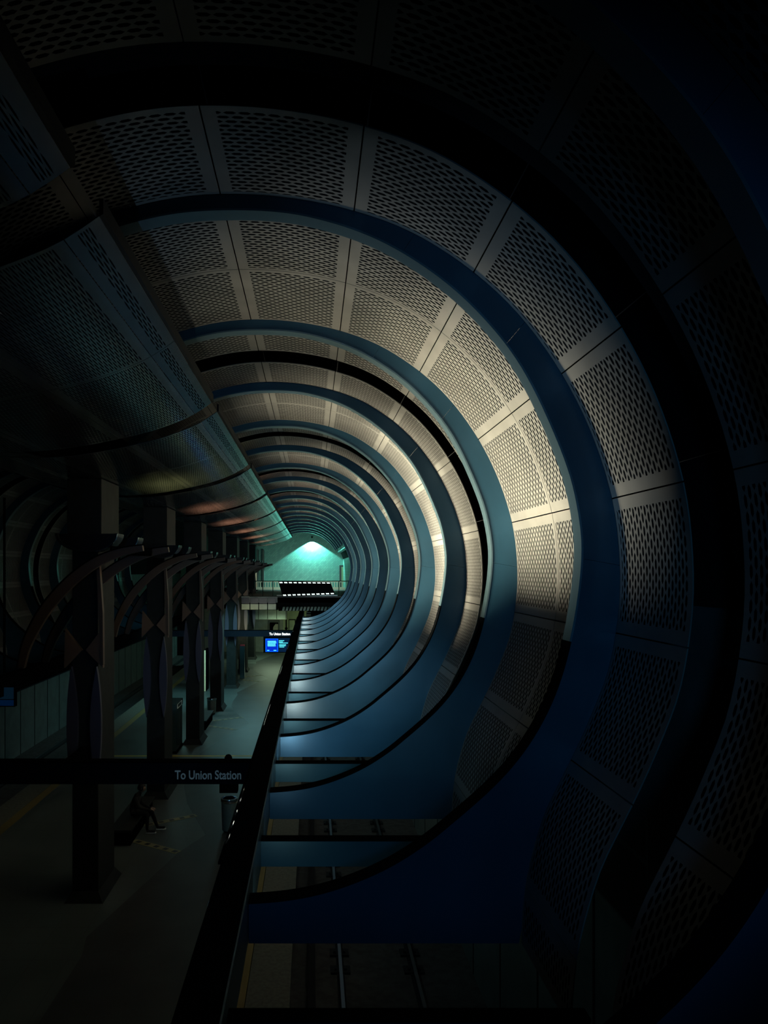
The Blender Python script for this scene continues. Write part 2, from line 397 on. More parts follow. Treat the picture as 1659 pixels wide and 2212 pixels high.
# ------------------------------------------------------------------ canopy over the platform
half = [(-743, 1239), (-840, 1172), (-949, 1115), (-1179, 1031), (-1450, 965), (-1711, 917), (-1945, 887), (-2175, 876)]
cpl = smoothed(spline(half, 6), 4); cpl = cpl + [Vector((MX - p.x, p.y)) for p in cpl[::-1][1:]]
canp = Path(cpl); CL = canp.len
cj = [0, 150, 734, 1318]; cj = cj + [CL - c for c in cj[::-1]]
cj = [c for i, c in enumerate(cj) if i == 0 or c > cj[i - 1] + 40]
k = 1; idx = 0
spans = [(.35, 1.425)] + [(a + G1, a + 2 + G0) for a in range(1, 15, 2)] + [(15 + G1, 17.2)]
for idx, (a, b) in enumerate(spans):
    root = empty('canopy_section', W(-2175, a, 876), f'{NUM[idx+1]} curved brushed metal canopy section from the camera above the column heads', 'canopy', 'curved canopy sections over the platform')
    ys = [a] + [x for x in (math.floor(a) + .5 + i for i in range(0, 3)) if a + .2 < x < b - .2] + [b]
    if len(ys) > 3: ys = [a, (a + b) / 2, b]
    for y0, y1 in zip(ys[:-1], ys[1:]):
        for d0, d1 in zip(cj[:-1], cj[1:]):
            panel_mesh(canp, d0, d1, y0, y1, False, Vector((-2175, -3000)), M['canopy'], 'canopy_panel', root, thick=4., gap=2.)
    for side in (0, 1):
        p = canp.at(0); X = p.x if not side else MX - p.x; m = MB(); sx = 1 if not side else -1
        m.wprism([(X, p.y - 2), (X + sx * 14, p.y + 6), (X + sx * 14, p.y + 60), (X, p.y + 60)], a, b)
        m.build('edge_fascia', M['flange_dark'], root)
# ------------------------------------------------------------------ longitudinal beams and cross beams
m = MB(); m.wbox(-427, -283, .3, 16.4, -1580, -1367); m.wbox(-440, -268, .3, 16.4, -1612, -1590)
root = empty('edge_beam', W(-355, .3, -1612), 'long black beam running away above the right platform edge', 'beam')
m = MB(); m.wbox(-427, -283, .3, 16.4, -1590, -1367); m.build('beam_body', M['black'], root, bevel=.01)
m = MB(); m.wbox(-286, -276, .3, 16.4, -1606, -1380); m.build('side_plate', M['flange'], root)
root = empty('edge_beam', W(MX + 355, 4, -1612), 'long black beam running away above the left platform edge', 'beam')
m = MB(); m.wbox(MX + 283, MX + 427, 4, 16.4, -1606, -1367); m.build('beam_body', M['black'], root, bevel=.01)
for i in range(0, 14):
    Y = i + 1.5
    root = empty('cross_beam', W(300, Y, -1606), f'{NUM[i+1]} straight grey cross beam from the camera, between rib feet', 'beam', 'straight cross beams between the rib feet')
    m = MB(); m.wbox(-276, 902, Y, Y + .03, -1600, -1462); m.build('beam_web', M['rib'], root)
    m = MB(); m.wbox(-276, 902, Y - .004, Y + .034, -1462, -1450); m.build('top_flange', M['black'], root)

# ------------------------------------------------------------------ platform, tracks, walls
FZ = -3170; TZ = -3670
m = MB(); m.wbox(MX + 620, -620, -1.2, 18.0, FZ - 60, FZ); struct(m.build('floor', M['floor']), 'grey tiled platform floor')
m = MB(); m.wbox(-488, -165, -1.2, 20.9, FZ - 60, FZ); struct(m.build('trim_1', M['tile_edge']), 'pale edge tiles along the right platform edge')
m = MB(); m.wbox(-620, -494, -1.2, 20.9, FZ - 60, FZ + .5); struct(m.build('trim_2', M['yellowb']), 'yellow strip along the right platform edge')
m = MB(); m.wbox(MX + 165, MX + 488, -1.2, 20.9, FZ - 60, FZ); struct(m.build('trim_3', M['tile_edge']), 'pale edge tiles along the left platform edge')
m = MB(); m.wbox(MX + 494, MX + 620, -1.2, 20.9, FZ - 60, FZ + .5); struct(m.build('trim_4', M['yellowb']), 'yellow strip along the left platform edge')
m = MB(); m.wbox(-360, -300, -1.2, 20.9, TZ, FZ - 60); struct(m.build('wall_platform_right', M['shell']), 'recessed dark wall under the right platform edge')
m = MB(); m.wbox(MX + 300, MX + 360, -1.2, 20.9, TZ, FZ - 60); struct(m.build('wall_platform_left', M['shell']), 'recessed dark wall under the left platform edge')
for mir in (False, True):
    X0, X1 = (-360, SIDE + 60) if not mir else (MX - SIDE - 60, MX + 360)
    m = MB(); m.wbox(X0, X1, -1.2, 21, TZ - 80, TZ); struct(m.build('floor', M['track']), 'dark %s track bed' % ('left' if mir else 'right'))
    X0, X1 = (SIDE, SIDE + 60) if not mir else (MX - SIDE - 60, MX - SIDE)
    m = MB(); m.wbox(X0, X1, -1.2, 21, TZ, -100)
    struct(m.build('wall_left' if mir else 'wall_right', M['sidewall']), 'panelled track side wall on the %s' % ('left' if mir else 'right'))
    # vertical joints between the wall panels
    for i in range(34):
        Y = .6 + i * .6 if not mir else 5 + i * .47
        if Y > 20.8: break
        m = MB(); xa = SIDE - 3 if not mir else MX - SIDE - 2; m.wbox(xa, xa + 5, Y, Y + .018, TZ, -1500)
        struct(m.build('trim_%d' % (10 + i + (40 if mir else 0)), M['shell']), 'dark vertical joint in the %s side wall' % ('left' if mir else 'right'))
# dark name band with lit ovals on the left wall
m = MB(); m.wbox(MX - SIDE + 3, MX - SIDE + 14, 4, 20.4, -2400, -2130)
root = empty('station_name_band', W(MX - SIDE, 4, -2400), 'dark sign band running along the left track wall', 'sign'); m.build('band', M['sign'], root)
for i, Y in enumerate((10.25, 14.75, 19.2)):
    m = MB(); c = W(MX - SIDE + 16, Y, -2262)
    n = 24; pts = [(c.x, c.y + math.copysign(.42, math.cos(a)) + .16 * math.cos(a) * 1.2, c.z + .16 * math.sin(a)) for a in (2 * math.pi * (k + .5) / n for k in range(n))]
    m.add(pts + [(p[0] + .02, p[1], p[2]) for p in pts], [tuple(range(n)), tuple(range(2 * n - 1, n - 1, -1))] + [(k, (k + 1) % n, (k + 1) % n + n, k + n) for k in range(n)])
    m.build('lit_oval', M['oval'], root)
# rails
for mir in (False, True):
    for j, X in enumerate((260, 930)):
        XX = MX - X if mir else X
        lab = '%s steel running rail of the %s track' % (('inner', 'outer')[j], 'left' if mir else 'right')
        root = empty('running_rail', W(XX, 0, TZ), lab, 'rail')
        m = MB(); m.wbox(XX - 15, XX + 15, -1, 20.8, TZ + 55, TZ + 75); m.wbox(XX - 5, XX + 5, -1, 20.8, TZ + 10, TZ + 55); m.build('rail_head', M['rail'], root)
        m = MB(); m.wbox(XX - 34, XX + 34, -1, 20.8, TZ, TZ + 10); m.build('rail_foot', M['flange_dark'], root)
        if not mir:
            for i in range(40):
                Y = 4.2 + i * .19; m = MB(); m.wbox(XX - 90, XX + 90, Y, Y + .075, TZ + 1, TZ + 22)
                for sx in (-1, 1): m.wbox(XX + sx * 45 - 12, XX + sx * 45 + 12, Y + .02, Y + .05, TZ + 22, TZ + 40)
                m.build('tie_plate', M['flange_dark'], root)
m = MB(); m.wbox(-30, 30, -1, 20.8, TZ + 60, TZ + 110); r = empty('power_rail', W(0, -1, TZ), 'covered dark power rail beside the platform wall', 'rail')
m.build('rail_cover', M['flange_dark'], r)
m = MB()
for i in range(18): m.wbox(-12, 12, .5 + i * 1.1, .55 + i * 1.1, TZ, TZ + 60)
m.build('support_bracket', M['flange_dark'], r)

# floor inlays ------------------------------------------------
per = [(-1948, 0.0), (-1500, 1.2), (-1275, 1.55), (-1700, 2.3), (-1880, 2.8), (-1915, 3.2), (-1892, 3.8)]
for side in (0,):
    pts = []
    for c in range(-1, 4):
        for (X, y) in per:
            Y = c * 4 + y + 4
            if .3 < Y < 17.8: pts.append((X, Y))
    m = MB(); poly = [(-640, pts[0][1])] + pts + [(-640, pts[-1][1])]
    v = [W(X, Y, FZ + .4) for X, Y in poly] + [W(X, Y, FZ + 1.4) for X, Y in poly]; n = len(poly)
    m.add(v, [tuple(range(n)), tuple(range(2 * n - 1, n - 1, -1))] + [(k, (k + 1) % n, (k + 1) % n + n, k + n) for k in range(n)])
    o = m.build('trim_5', M['inlay_dark']); struct(o, 'darker wavy terrazzo inlay along the right half of the platform floor')
q = 0
for c in (5.2, 9.2, 13.2):
    for (Xa, Ya, Xb, Yb, nm) in ((-2095, .23, -1500, 0, 'near'), (-2086, .55, -1500, .79, 'far')):
        q += 1
        a = W(Xa, c + Ya, FZ + 1.6); b = W(Xb, c + Yb, FZ + 1.6); d = (b - a).normalized(); nn = Vector((-d.y, d.x, 0)) * .11
        lab = f'{nm} arm of the {["nearest","middle","farthest"][(q-1)//2]} film strip chevron set into the floor'
        root = empty('floor_inlay', a, lab, 'floor marking', 'yellowish film strip floor inlays')
        m = MB(); v = [a - nn, b - nn, b + nn, a + nn]; m.add([p - Vector((0, 0, .002)) for p in v] + [p + Vector((0, 0, .003)) for p in v], [(0, 1, 2, 3), (7, 6, 5, 4), (0, 1, 5, 4), (1, 2, 6, 5), (2, 3, 7, 6), (3, 0, 4, 7)])
        m.build('strip', M['inlay'], root)
        for t in (.12, .32, .52, .72, .92):
            p = a.lerp(b, t); m = MB(); e = d * .065; w = nn * .55; v = [p - e - w, p + e - w, p + e + w, p - e + w]
            m.add([x + Vector((0, 0, .003)) for x in v] + [x + Vector((0, 0, .006)) for x in v], [(0, 1, 2, 3), (7, 6, 5, 4), (0, 1, 5, 4), (1, 2, 6, 5), (2, 3, 7, 6), (3, 0, 4, 7)])
            m.build('dot', M['dot'], root)
m = MB(); m.wbox(MX + 640, -640, 7.88, 7.925, FZ + 1.5, FZ + 2.6); tag(m.build('floor_line', M['yellow']), 'thin yellow line painted straight across the platform floor', 'floor marking')

# ------------------------------------------------------------------ palm columns
CX0, CX1 = -2340, -2010
def arm_pts(off):
    P = [(-2680 + off * .4, -900), (-2640 + off * .5, -720), (-2560 + off * .6, -540), (-2430 + off * .7, -330), (-2230 + off * .9, -110), (-2010 + off, 60), (-1780 + off, 160), (-1560 + off, 205)]
    return spline(P, 5)
for i in range(7):
    Y0 = 4.42 + 2 * i; Y1 = Y0 + .4
    root = empty('palm_column', W((CX0 + CX1) / 2, Y0 + .2, FZ), f'{NUM[i+1]} dark square column from the camera, with curved palm frond arms', 'column', 'palm shaped platform columns')
    m = MB(); m.wbox(CX0, CX1, Y0, Y1, 250, 878); m.build('upper_shaft', M['column'], root, bevel=.015)
    m = MB(); m.wbox(CX0 + 40, CX1 - 40, Y0 + .02, Y1 - .02, FZ + 60, 250); m.build('lower_shaft', M['column'], root, bevel=.015)
    m = MB(); z0, z1 = FZ, FZ + 90
    a = [W(CX0 - 20, Y0 - .02, z0), W(CX1 + 20, Y0 - .02, z0), W(CX1 + 20, Y1 + .02, z0), W(CX0 - 20, Y1 + .02, z0), W(CX0 + 35, Y0 + .015, z1), W(CX1 - 35, Y0 + .015, z1), W(CX1 - 35, Y1 - .015, z1), W(CX0 + 35, Y1 - .015, z1)]
    m.add(a, [(0, 3, 2, 1), (4, 5, 6, 7), (0, 1, 5, 4), (1, 2, 6, 5), (2, 3, 7, 6), (3, 0, 4, 7)]); m.build('plinth', M['column'], root)
    yp = Y0 + .02
    for sx in (-1, 1):
        cx = -2175 + sx * 120; m = MB()
        pts = [(cx + sx * 45 * math.sin(t * math.pi) ** .8, -920 - t * 1120) for t in (k / 14 for k in range(15))] + [(cx - sx * 62 * math.sin(t * math.pi) ** .9, -920 - t * 1120) for t in (k / 14 for k in range(13, 0, -1))]
        m.wprism(pts, yp - .03, yp); m.build('bark_leaf', M['purple'], root)
        m = MB(); pts = [(-2175 + sx * 175, -560), (-2175 + sx * 185, -930), (-2175 + sx * 20, -760)]
        m.wprism(pts, yp - .035, yp - .001); m.build('bark_triangle', M['tan'], root)
    m = MB(); m.wprism([(-2050, 40), (-2020, 40), (-1990, -400), (-1985, -900), (-2010, -900), (-2030, -400)], yp - .04, yp - .005); m.build('frond_strap', M['brown'], root)
    for j, (off, dy) in enumerate(((0, -.16), (150, .12))):
        ap = arm_pts(off); up = []; dn = []
        for kk, p in enumerate(ap):
            qd = ap[min(kk + 1, len(ap) - 1)] - ap[max(kk - 1, 0)]; nn = Vector((-qd.y, qd.x)).normalized(); w = 26 + 22 * math.sin(math.pi * kk / (len(ap) - 1))
            up.append(p + nn * w); dn.append(p - nn * w)
        m = MB(); m.strip(met(up), met(dn), (Y0 + dy) * S, (Y0 + dy + .035) * S)
        ar = m.build('frond_arm', M['brown'], root)
        m = MB(); hi = [p + Vector((-3, 9)) for p in up]; m.strip(met(hi), met(up), (Y0 + dy - .02) * S, (Y0 + dy + .055) * S); m.build('frond_edge', M['black'], ar)
    m = MB(); e = arm_pts(150)[-1]
    m.cyl(W(-1900, Y0 - .05, 190), W(-1560, Y0 + .06, 175), .085, n=14); m.build('frond_tube', M['black'], root, smooth=True)
    # trough like bowls at the column head
    for j, dy in enumerate((-.1, .42)):
        m = MB(); th = [math.pi * k / 20 for k in range(21)]; cx, cz, rx, rz = -2110, 345, 290, 175
        o_ = [Vector((cx - rx * math.cos(t), cz - rz * math.sin(t))) for t in th]; i_ = [Vector((cx - (rx - 22) * math.cos(t), cz - (rz - 22) * math.sin(t))) for t in th]
        m.strip(met(i_), met(o_), (Y0 + dy) * S, (Y0 + dy + .16) * S); bo = m.build('bowl', M['bowl'], root, smooth=True)
        m = MB(); m.strip(met(o_[12:]), met([p + Vector((2, -5)) for p in o_[12:]]), (Y0 + dy - .004) * S, (Y0 + dy + .01) * S); m.build('bowl_rim', M['chrome'], bo)
        m = MB(); m.wprism([(p.x, p.y) for p in i_], Y0 + dy + .03, Y0 + dy + .05); m.build('bowl_end', M['bowl'], bo)

# ------------------------------------------------------------------ hanging signs
def text_obj(s, size, loc, m, parent, name='lettering', sx=1.):
    cu = bpy.data.curves.new(name, 'FONT'); cu.body = s; cu.size = size; cu.extrude = .008; cu.offset = size * .012
    to = bpy.data.objects.new(name, cu); C.objects.link(to); bpy.context.view_layer.update()
    me = bpy.data.meshes.new_from_object(to.evaluated_get(bpy.context.evaluated_depsgraph_get())); bpy.data.objects.remove(to)
    me.name = name; me.materials.clear(); me.materials.append(m)
    w = max(v.co.x for v in me.vertices) - min(v.co.x for v in me.vertices); x0 = min(v.co.x for v in me.vertices)
    me.transform(Matrix.Translation((-x0, 0, 0))); me.transform(Matrix.Scale(sx / w, 4, (1, 0, 0))); me.transform(Matrix.Rotation(math.pi / 2, 4, 'X')); me.transform(Matrix.Translation(loc))
    o = bpy.data.objects.new(name, me); C.objects.link(o); o.parent = parent; o.matrix_parent_inverse = Matrix.Translation(-parent.location); return o
def hang_sign(Y, label, tm, x_txt0, x_txt1, z0, z1, col):
    root = empty('hanging_sign', W(-1800, Y, z0), label, 'sign', 'signs hung across the platform')
    m = MB(); m.wbox(MX + 500, -440, Y, Y + .06, z0, z1); m.build('sign_bar', M['sign'], root)
    m = MB(); m.wbox(MX + 500, -440, Y - .004, Y + .064, z1, z1 + 12); m.build('top_rail', M['black'], root)
    w = (x_txt1 - x_txt0) * U
    text_obj('To Union Station', .235 * (z1 - z0) / 184, W(x_txt0, Y - .004, z0 + (z1 - z0) * .25), tm, root, sx=w)
    m = MB(); m.wbox(-2215, -2135, Y + .06, col, z0 + 30, z1 - 30); m.build('column_bracket', M['black'], root)
    return root
s1 = hang_sign(4.0, 'long dark sign bar across the near platform with dim bluish letters', M['txt_near'], -1184, -612, -1848, -1664, 4.44)
m = MB(); c = W(-728, 4.03, -1651); m.lathe([(.075, 0), (.075, .03), (.065, .07), (.04, .1), (.01, .11)], c, 16); tag(m.build('camera_dome', M['black'], smooth=True), 'small black dome on top of the near sign bar', 'camera')
m = MB(); m.wbox(-800, -645, 4.0, 4.06, -1925, -1850); tag(m.build('speaker_box', M['black']), 'small black box hanging under the near sign bar above the bin', 'speaker')
s2 = hang_sign(12.28, 'farther dark sign bar with bright white letters above the blue screen', M['txt_far'], -1132, -578, -1759, -1599, 12.44)
# blue information screen under the far sign
root = empty('information_screen', W(-920, 12.3, -2180), 'glowing blue information screen hanging under the far sign', 'screen')
def sc(px0, px1, py0, py1, Y, dy, name, m_, parent):
    m = MB(); m.wbox((px0 - 674) * Y, (px1 - 674) * Y, Y - dy, Y + .002, -(py1 - 1232) * Y, -(py0 - 1232) * Y); return m.build(name, m_, parent)
Ys = 12.3
m = MB(); m.wbox(-105 * Ys, -46 * Ys, Ys, Ys + .06, -178 * Ys, -143.5 * Ys); m.build('housing', M['black'], root)
m = MB(); m.wbox(-80 * Ys, -78 * Ys, Ys, Ys + .04, -143.5 * Ys, -1761); m.build('bracket', M['black'], root)
left = sc(573.5, 601, 1379.5, 1408, Ys, .004, 'left_display', M['scr_hi'], root)
sc(575.3, 599.3, 1381.3, 1406, Ys, .006, 'blue_field', M['scr_bg'], left)
right = sc(601.5, 626, 1378.5, 1408, Ys, .004, 'right_display', M['scr_dk'], root)
random.seed(3)
for r_ in range(4):
    x = 578.; y = 1384.2 + r_ * 3.2
    while x < 595:
        w = random.uniform(1.6, 4.2); sc(x, min(x + w, 597), y, y + 2.2, Ys, .008, 'text_line', M['scr_tx'], left); x += w + .5
for x0, x1, y in ((602.5, 614, 1383.2), (602.5, 611, 1386), (603, 622, 1388.2), (603, 618, 1391.8), (603, 617, 1394.2), (603.5, 614, 1397)):
    sc(x0, x1, y, y + 1.3, Ys, .008, 'text_line', M['scr_tx'], right)
sc(577, 582, 1404, 1405.5, Ys, .008, 'text_line', M['scr_tx'], left); sc(591, 597, 1404, 1405.5, Ys, .008, 'text_line', M['scr_tx'], left)
# dim display over the left part of the platform
root = empty('dim_screen', W(-3950, 5.9, -1740), 'dim dark blue screen hanging at the far left of the platform', 'screen')
m = MB(); m.wbox(-4080, -3790, 5.900, 5.950, -1740, -1480); m.build('housing', M['black'], root)
m = MB(); m.wbox(-4068, -3802, 5.894, 5.901, -1640, -1492); m.build('display', M['scr_left'], root)
m = MB(); m.wbox(-4068, -3802, 5.894, 5.901, -1725, -1652); m.build('caption_strip', M['scr_dk'], root)
m = MB(); m.wbox(-3945, -3930, 5.910, 5.940, -1480, 930); m.build('hanger', M['black'], root)

# ------------------------------------------------------------------ things on the platform
def bin_(X, Y, h, r, label):
    root = empty('litter_bin', W(X, Y, FZ), label, 'bin', 'round litter bins'); c = W(X, Y, FZ)
    m = MB(); m.lathe([(r * .86, .05), (r * .9, .06), (r * .97, h * .5), (r, h * .9)], c, 28); m.build('bin_body', M['bin'], root, smooth=True)
    m = MB(); m.lathe([(r * 1.02, h * .88), (r * 1.08, h * .9), (r * 1.1, h * .95), (r * 1.04, h), (r * .86, h), (r * .8, h * .93)], c, 28); m.build('bin_rim', M['chrome'], root, smooth=True)
    m = MB(); m.lathe([(r * .7, 0), (r * .75, .05)], c, 28); m.build('bin_foot', M['black'], root)
    m = MB(); m.lathe([(r * .78, h * .9), (r * .7, h * .97), (r * .3, h * 1.02), (r * .05, h * 1.03)], c, 28); m.build('bin_lid', M['black'], root, smooth=True)
bin_(-1005, 5.62, .90, .21, 'round metal litter bin with a pale rim under the near sign, beside the long beam')
bin_(-2215, 10.22, .78, .22, 'round green grey litter bin standing before the fourth column')
root = empty('ticket_kiosk', W(-2440, 8.4, FZ), 'tall dark kiosk with a small white framed slot left of the third column', 'kiosk')
kx0, kx1 = -2600, -2348
m = MB(); m.wbox(kx0, kx1, 8.0, 8.38, FZ + 40, -2420); m.build('cabinet', M['glass'], root, bevel=.01)
m = MB(); m.wbox(kx0 - 8, kx1 + 8, 7.99, 8.39, -2420, -2310); m.build('head_box', M['glass'], root, bevel=.01)
m = MB(); m.wbox(kx0 - 10, kx1 + 10, 7.985, 8.395, FZ, FZ + 40); m.build('base', M['black'], root)
m = MB(); x = kx1 + 10
for (a, b, c, d) in ((8.04, 8.06, -2405, -2330), (8.30, 8.32, -2405, -2330), (8.04, 8.32, -2405, -2399), (8.04, 8.32, -2336, -2330)): m.wbox(x - 2, x + 3, a, b, c, d)
m.build('slot_frame', M['white'], root)
m = MB(); m.wbox(kx1 + 1, kx1 + 5, 8.05, 8.33, FZ + 90, -2450); m.build('side_pane', M['glass'], root)
# pylon with red cap
root = empty('help_point', W(-2060, 13.75, FZ), 'slim dark post with a red cap beside the fifth column', 'post')
m = MB(); m.wbox(-2120, -1980, 13.6, 13.68, FZ, -2230); m.build('post_body', M['glass'], root, bevel=.01)
m = MB(); m.wbox(-2115, -1985, 13.605, 13.675, -2230, -2185); m.build('cap', M['red'], root, bevel=.02)
# added glowing strips standing in for bright slivers of unknown source
for (X, Y, h, w, lab) in ((-2800, 12.1, 1080, 34, 'tall narrow yellow glowing sliver seen between the third and fourth columns'), (-2290, 17.3, 650, 28, 'small narrow yellow glowing sliver at the far end of the platform')):
    root = empty('display_case', W(X, Y, FZ), lab, 'lit sliver')
    m = MB(); m.wbox(X - w / 2 - 8, X + w / 2 + 8, Y + .005, Y + .35, FZ, FZ + h + 10); m.build('case_body', M['black'], root)
    m = MB(); m.wbox(X - w / 2, X + w / 2, Y - .001, Y + .006, FZ + 10, FZ + h); m.build('lit_edge', M['lampy'], root)
# benches
def bench(X0, X1, Y0, Y1, lab):
    root = empty('platform_bench', W((X0 + X1) / 2, (Y0 + Y1) / 2, FZ), lab, 'bench', 'dark block benches between the columns')
    m = MB(); m.wbox(X0 + 20, X1 - 20, Y0 + .03, Y1 - .03, FZ, FZ + 165); m.build('bench_base', M['black'], root)
    m = MB(); m.wbox(X0, X1, Y0, Y1, FZ + 165, FZ + 193); m.build('bench_seat', M['column'], root, bevel=.008)
bench(-2330, -2070, 5.3, 6.1, 'low dark block bench behind the nearest column, with a person sitting on it')
bench(-2330, -2090, 9.15, 9.85, 'low dark block bench in front of the fourth column and its bin')

# seated person ------------------------------------------------
def skin_chain(name, nodes, edges, m, parent, sub=2, rootv=0):
    me = bpy.data.meshes.new(name); me.from_pydata([n[0] for n in nodes], edges, []); o = bpy.data.objects.new(name, me); C.objects.link(o)
    o.modifiers.new('Skin', 'SKIN'); sm = o.modifiers.new('Subsurf', 'SUBSURF'); sm.levels = sub; sm.render_levels = sub
    if not me.skin_vertices: me.attributes  # layer appears with the modifier
    bpy.context.view_layer.update()
    sv = me.skin_vertices[0].data if me.skin_vertices else None
    if sv is None:
        bm = bmesh.new(); bm.from_mesh(me); bm.verts.layers.skin.verify(); bm.to_mesh(me); bm.free(); sv = me.skin_vertices[0].data
    for i, n in enumerate(nodes):
        r = n[1]; sv[i].radius = (r, r) if isinstance(r, (int, float)) else r; sv[i].use_root = (i == rootv)
    bpy.context.view_layer.update()
    ev = o.evaluated_get(bpy.context.evaluated_depsgraph_get()); nm = bpy.data.meshes.new_from_object(ev); nm.name = name
    bpy.data.objects.remove(o); nm.materials.clear(); nm.materials.append(m); nm.shade_smooth()
    ob = bpy.data.objects.new(name, nm); C.objects.link(ob)
    if parent: ob.parent = parent; ob.matrix_parent_inverse = Matrix.Translation(-parent.location)
    return ob
P0 = W(-2170, 5.62, FZ)       # hips above this; faces +X
def pv(x, y, z): return (P0.x + x, P0.y + y, P0.z + z)
SK = .53
nodes = [(pv(-.02, 0, SK), .125), (pv(.02, 0, .68), .13), (pv(.09, 0, .86), .15), (pv(.13, 0, .97), .10), (pv(.17, 0, 1.03), .052), (pv(.20, 0, 1.08), .055),
         (pv(.10, .17, .93), .065), (pv(.17, .22, .70), .048), (pv(.38, .13, .60), .037), (pv(.44, .11, .60), .026),
         (pv(.10, -.17, .93), .065), (pv(.20, -.22, .70), .048), (pv(.40, -.12, .62), .037), (pv(.46, -.10, .62), .026),
         (pv(.02, .10, SK), .10), (pv(.44, .14, .54), .07), (pv(.60, .16, .11), .045), (pv(.62, .16, .06), .04), (pv(.74, .17, .045), .035),
         (pv(.02, -.10, SK), .10), (pv(.40, -.14, .54), .07), (pv(.40, -.14, .11), .045), (pv(.42, -.14, .06), .04), (pv(.54, -.15, .045), .035)]
edges = [(0, 1), (1, 2), (2, 3), (3, 4), (4, 5), (2, 6), (6, 7), (7, 8), (8, 9), (2, 10), (10, 11), (11, 12), (12, 13), (0, 14), (14, 15), (15, 16), (16, 17), (17, 18), (0, 19), (19, 20), (20, 21), (21, 22), (22, 23)]
person = empty('person', P0, 'seated person in dark clothes leaning forward on the near bench, feet stretched out', 'person')
skin_chain('body', nodes, edges, M['cloth'], person)
# head with face
bm = bmesh.new(); bmesh.ops.create_uvsphere(bm, u_segments=28, v_segments=20, radius=1)
for v in bm.verts:
    x, y, z = v.co; jaw = 1 - .28 * max(0, -z) ** 1.3
    v.co = Vector((x * .098 * (1 if x < 0 else .95), y * .076 * jaw, z * .118))
    d = math.exp(-((y / .16) ** 2 + ((z + .12) / .22) ** 2))
    if x > .7: v.co.x += .022 * d
    for sy in (-.4, .4):
        if x > .5: v.co.x -= .012 * math.exp(-(((y - sy) / .2) ** 2 + ((z - .08) / .15) ** 2))
    if x > .6: v.co.x += .006 * math.exp(-((y / .25) ** 2 + ((z + .48) / .08) ** 2))
bmesh.ops.rotate(bm, verts=bm.verts, cent=(0, 0, 0), matrix=Matrix.Rotation(math.radians(18), 3, 'Y'))
hc = Vector(pv(.235, 0, 1.16)); bmesh.ops.translate(bm, verts=bm.verts, vec=hc); me = bpy.data.meshes.new('head'); bm.to_mesh(me); bm.free(); me.shade_smooth(); me.materials.append(M['skin'])
head = bpy.data.objects.new('head', me); C.objects.link(head); head.parent = person; head.matrix_parent_inverse = Matrix.Translation(-person.location)
for sy in (-1, 1):
    m = MB(); m.lathe([(.004, -.028), (.014, -.015), (.017, .005), (.012, .024), (.003, .03)], hc + Vector((0, sy * .078, 0)), 10); m.build('ear', M['skin'], head, smooth=True)
bm = bmesh.new(); bmesh.ops.create_uvsphere(bm, u_segments=24, v_segments=16, radius=1)
for v in list(bm.verts):
    v.co = Vector((v.co.x * .112 - .014, v.co.y * .09, v.co.z * .128 + .01))
bmesh.ops.delete(bm, geom=[v for v in bm.verts if v.co.x > .045 and v.co.z < .075 or v.co.z < -.075], context='VERTS')
bmesh.ops.rotate(bm, verts=bm.verts, cent=(0, 0, 0), matrix=Matrix.Rotation(math.radians(18), 3, 'Y')); bmesh.ops.translate(bm, verts=bm.verts, vec=hc)
me = bpy.data.meshes.new('hair'); bm.to_mesh(me); bm.free(); me.shade_smooth(); me.materials.append(M['hair']); h = bpy.data.objects.new('hair', me); C.objects.link(h)
sf = h.modifiers.new('Solid', 'SOLIDIFY'); sf.thickness = .008
h.parent = person; h.matrix_parent_inverse = Matrix.Translation(-person.location)
for sy, base in ((1, (.44, .11, .60)), (-1, (.46, -.10, .62))):
    nd = [(pv(*base), .026), (pv(base[0] + .045, base[1] - sy * .005, base[2] - .005), (.038, .016))]; ed = [(0, 1)]
    for f, (L, o_) in enumerate(((.07, .028), (.078, .010), (.072, -.009), (.058, -.027))):
        bx = base[0] + .075; i0 = len(nd); yy = base[1] + o_
        nd += [(pv(bx, yy, base[2] - .008), .010), (pv(bx + L * .45, yy, base[2] - .02), .009), (pv(bx + L * .75, yy, base[2] - .045), .0075)]
        ed += [(1, i0), (i0, i0 + 1), (i0 + 1, i0 + 2)]
    i0 = len(nd); nd += [(pv(base[0] + .035, base[1] - sy * .045, base[2]), .011), (pv(base[0] + .07, base[1] - sy * .06, base[2] - .012), .009)]; ed += [(0, i0), (i0, i0 + 1)]
    skin_chain('hand', nd, ed, M['skin'], person)
for (x, y) in ((.70, .165), (.50, -.145)):
    m = MB(); m.box(pv(x - .12, y - .05, 0), pv(x + .14, y + .05, .028)); sh = m.build('shoe_sole', M['sole'], person, bevel=.008)
    m = MB(); m.box(pv(x - .115, y - .045, .028), pv(x + .12, y + .045, .085)); m.build('shoe', M['cloth'], person, bevel=.025)

# ------------------------------------------------------------------ far footbridge and end walls
YB = 14.3; YW = 20.5
m = MB(); m.wbox(-5900, 1560, 20.5, 20.9, -760, 1700); struct(m.build('wall_far', M['farwall']), 'teal tiled end wall lit by a lamp near its top')
m = MB(); m.wbox(-5900, 1560, 20.9, 21, TZ, -760); struct(m.build('wall_back', M['shell']), 'dark end of the station under the footbridge')
m = MB(); m.wbox(-2188, 1440, YB + .02, 20.5, -1000, -805); struct(m.build('floor', M['concrete']), 'deck of the far footbridge')
# ledge and side wall right of the short ribs
m = MB(); m.wbox(1120, 1440, 14.3, 20.5, 770, 830); struct(m.build('trim_100', M['flange']), 'ledge where the roof ribs above the footbridge end')
m = MB(); m.wbox(1380, 1440, 14.3, 20.5, -805, 770); struct(m.build('wall_bridge_right', M['farwall']), 'side wall right of the far footbridge')
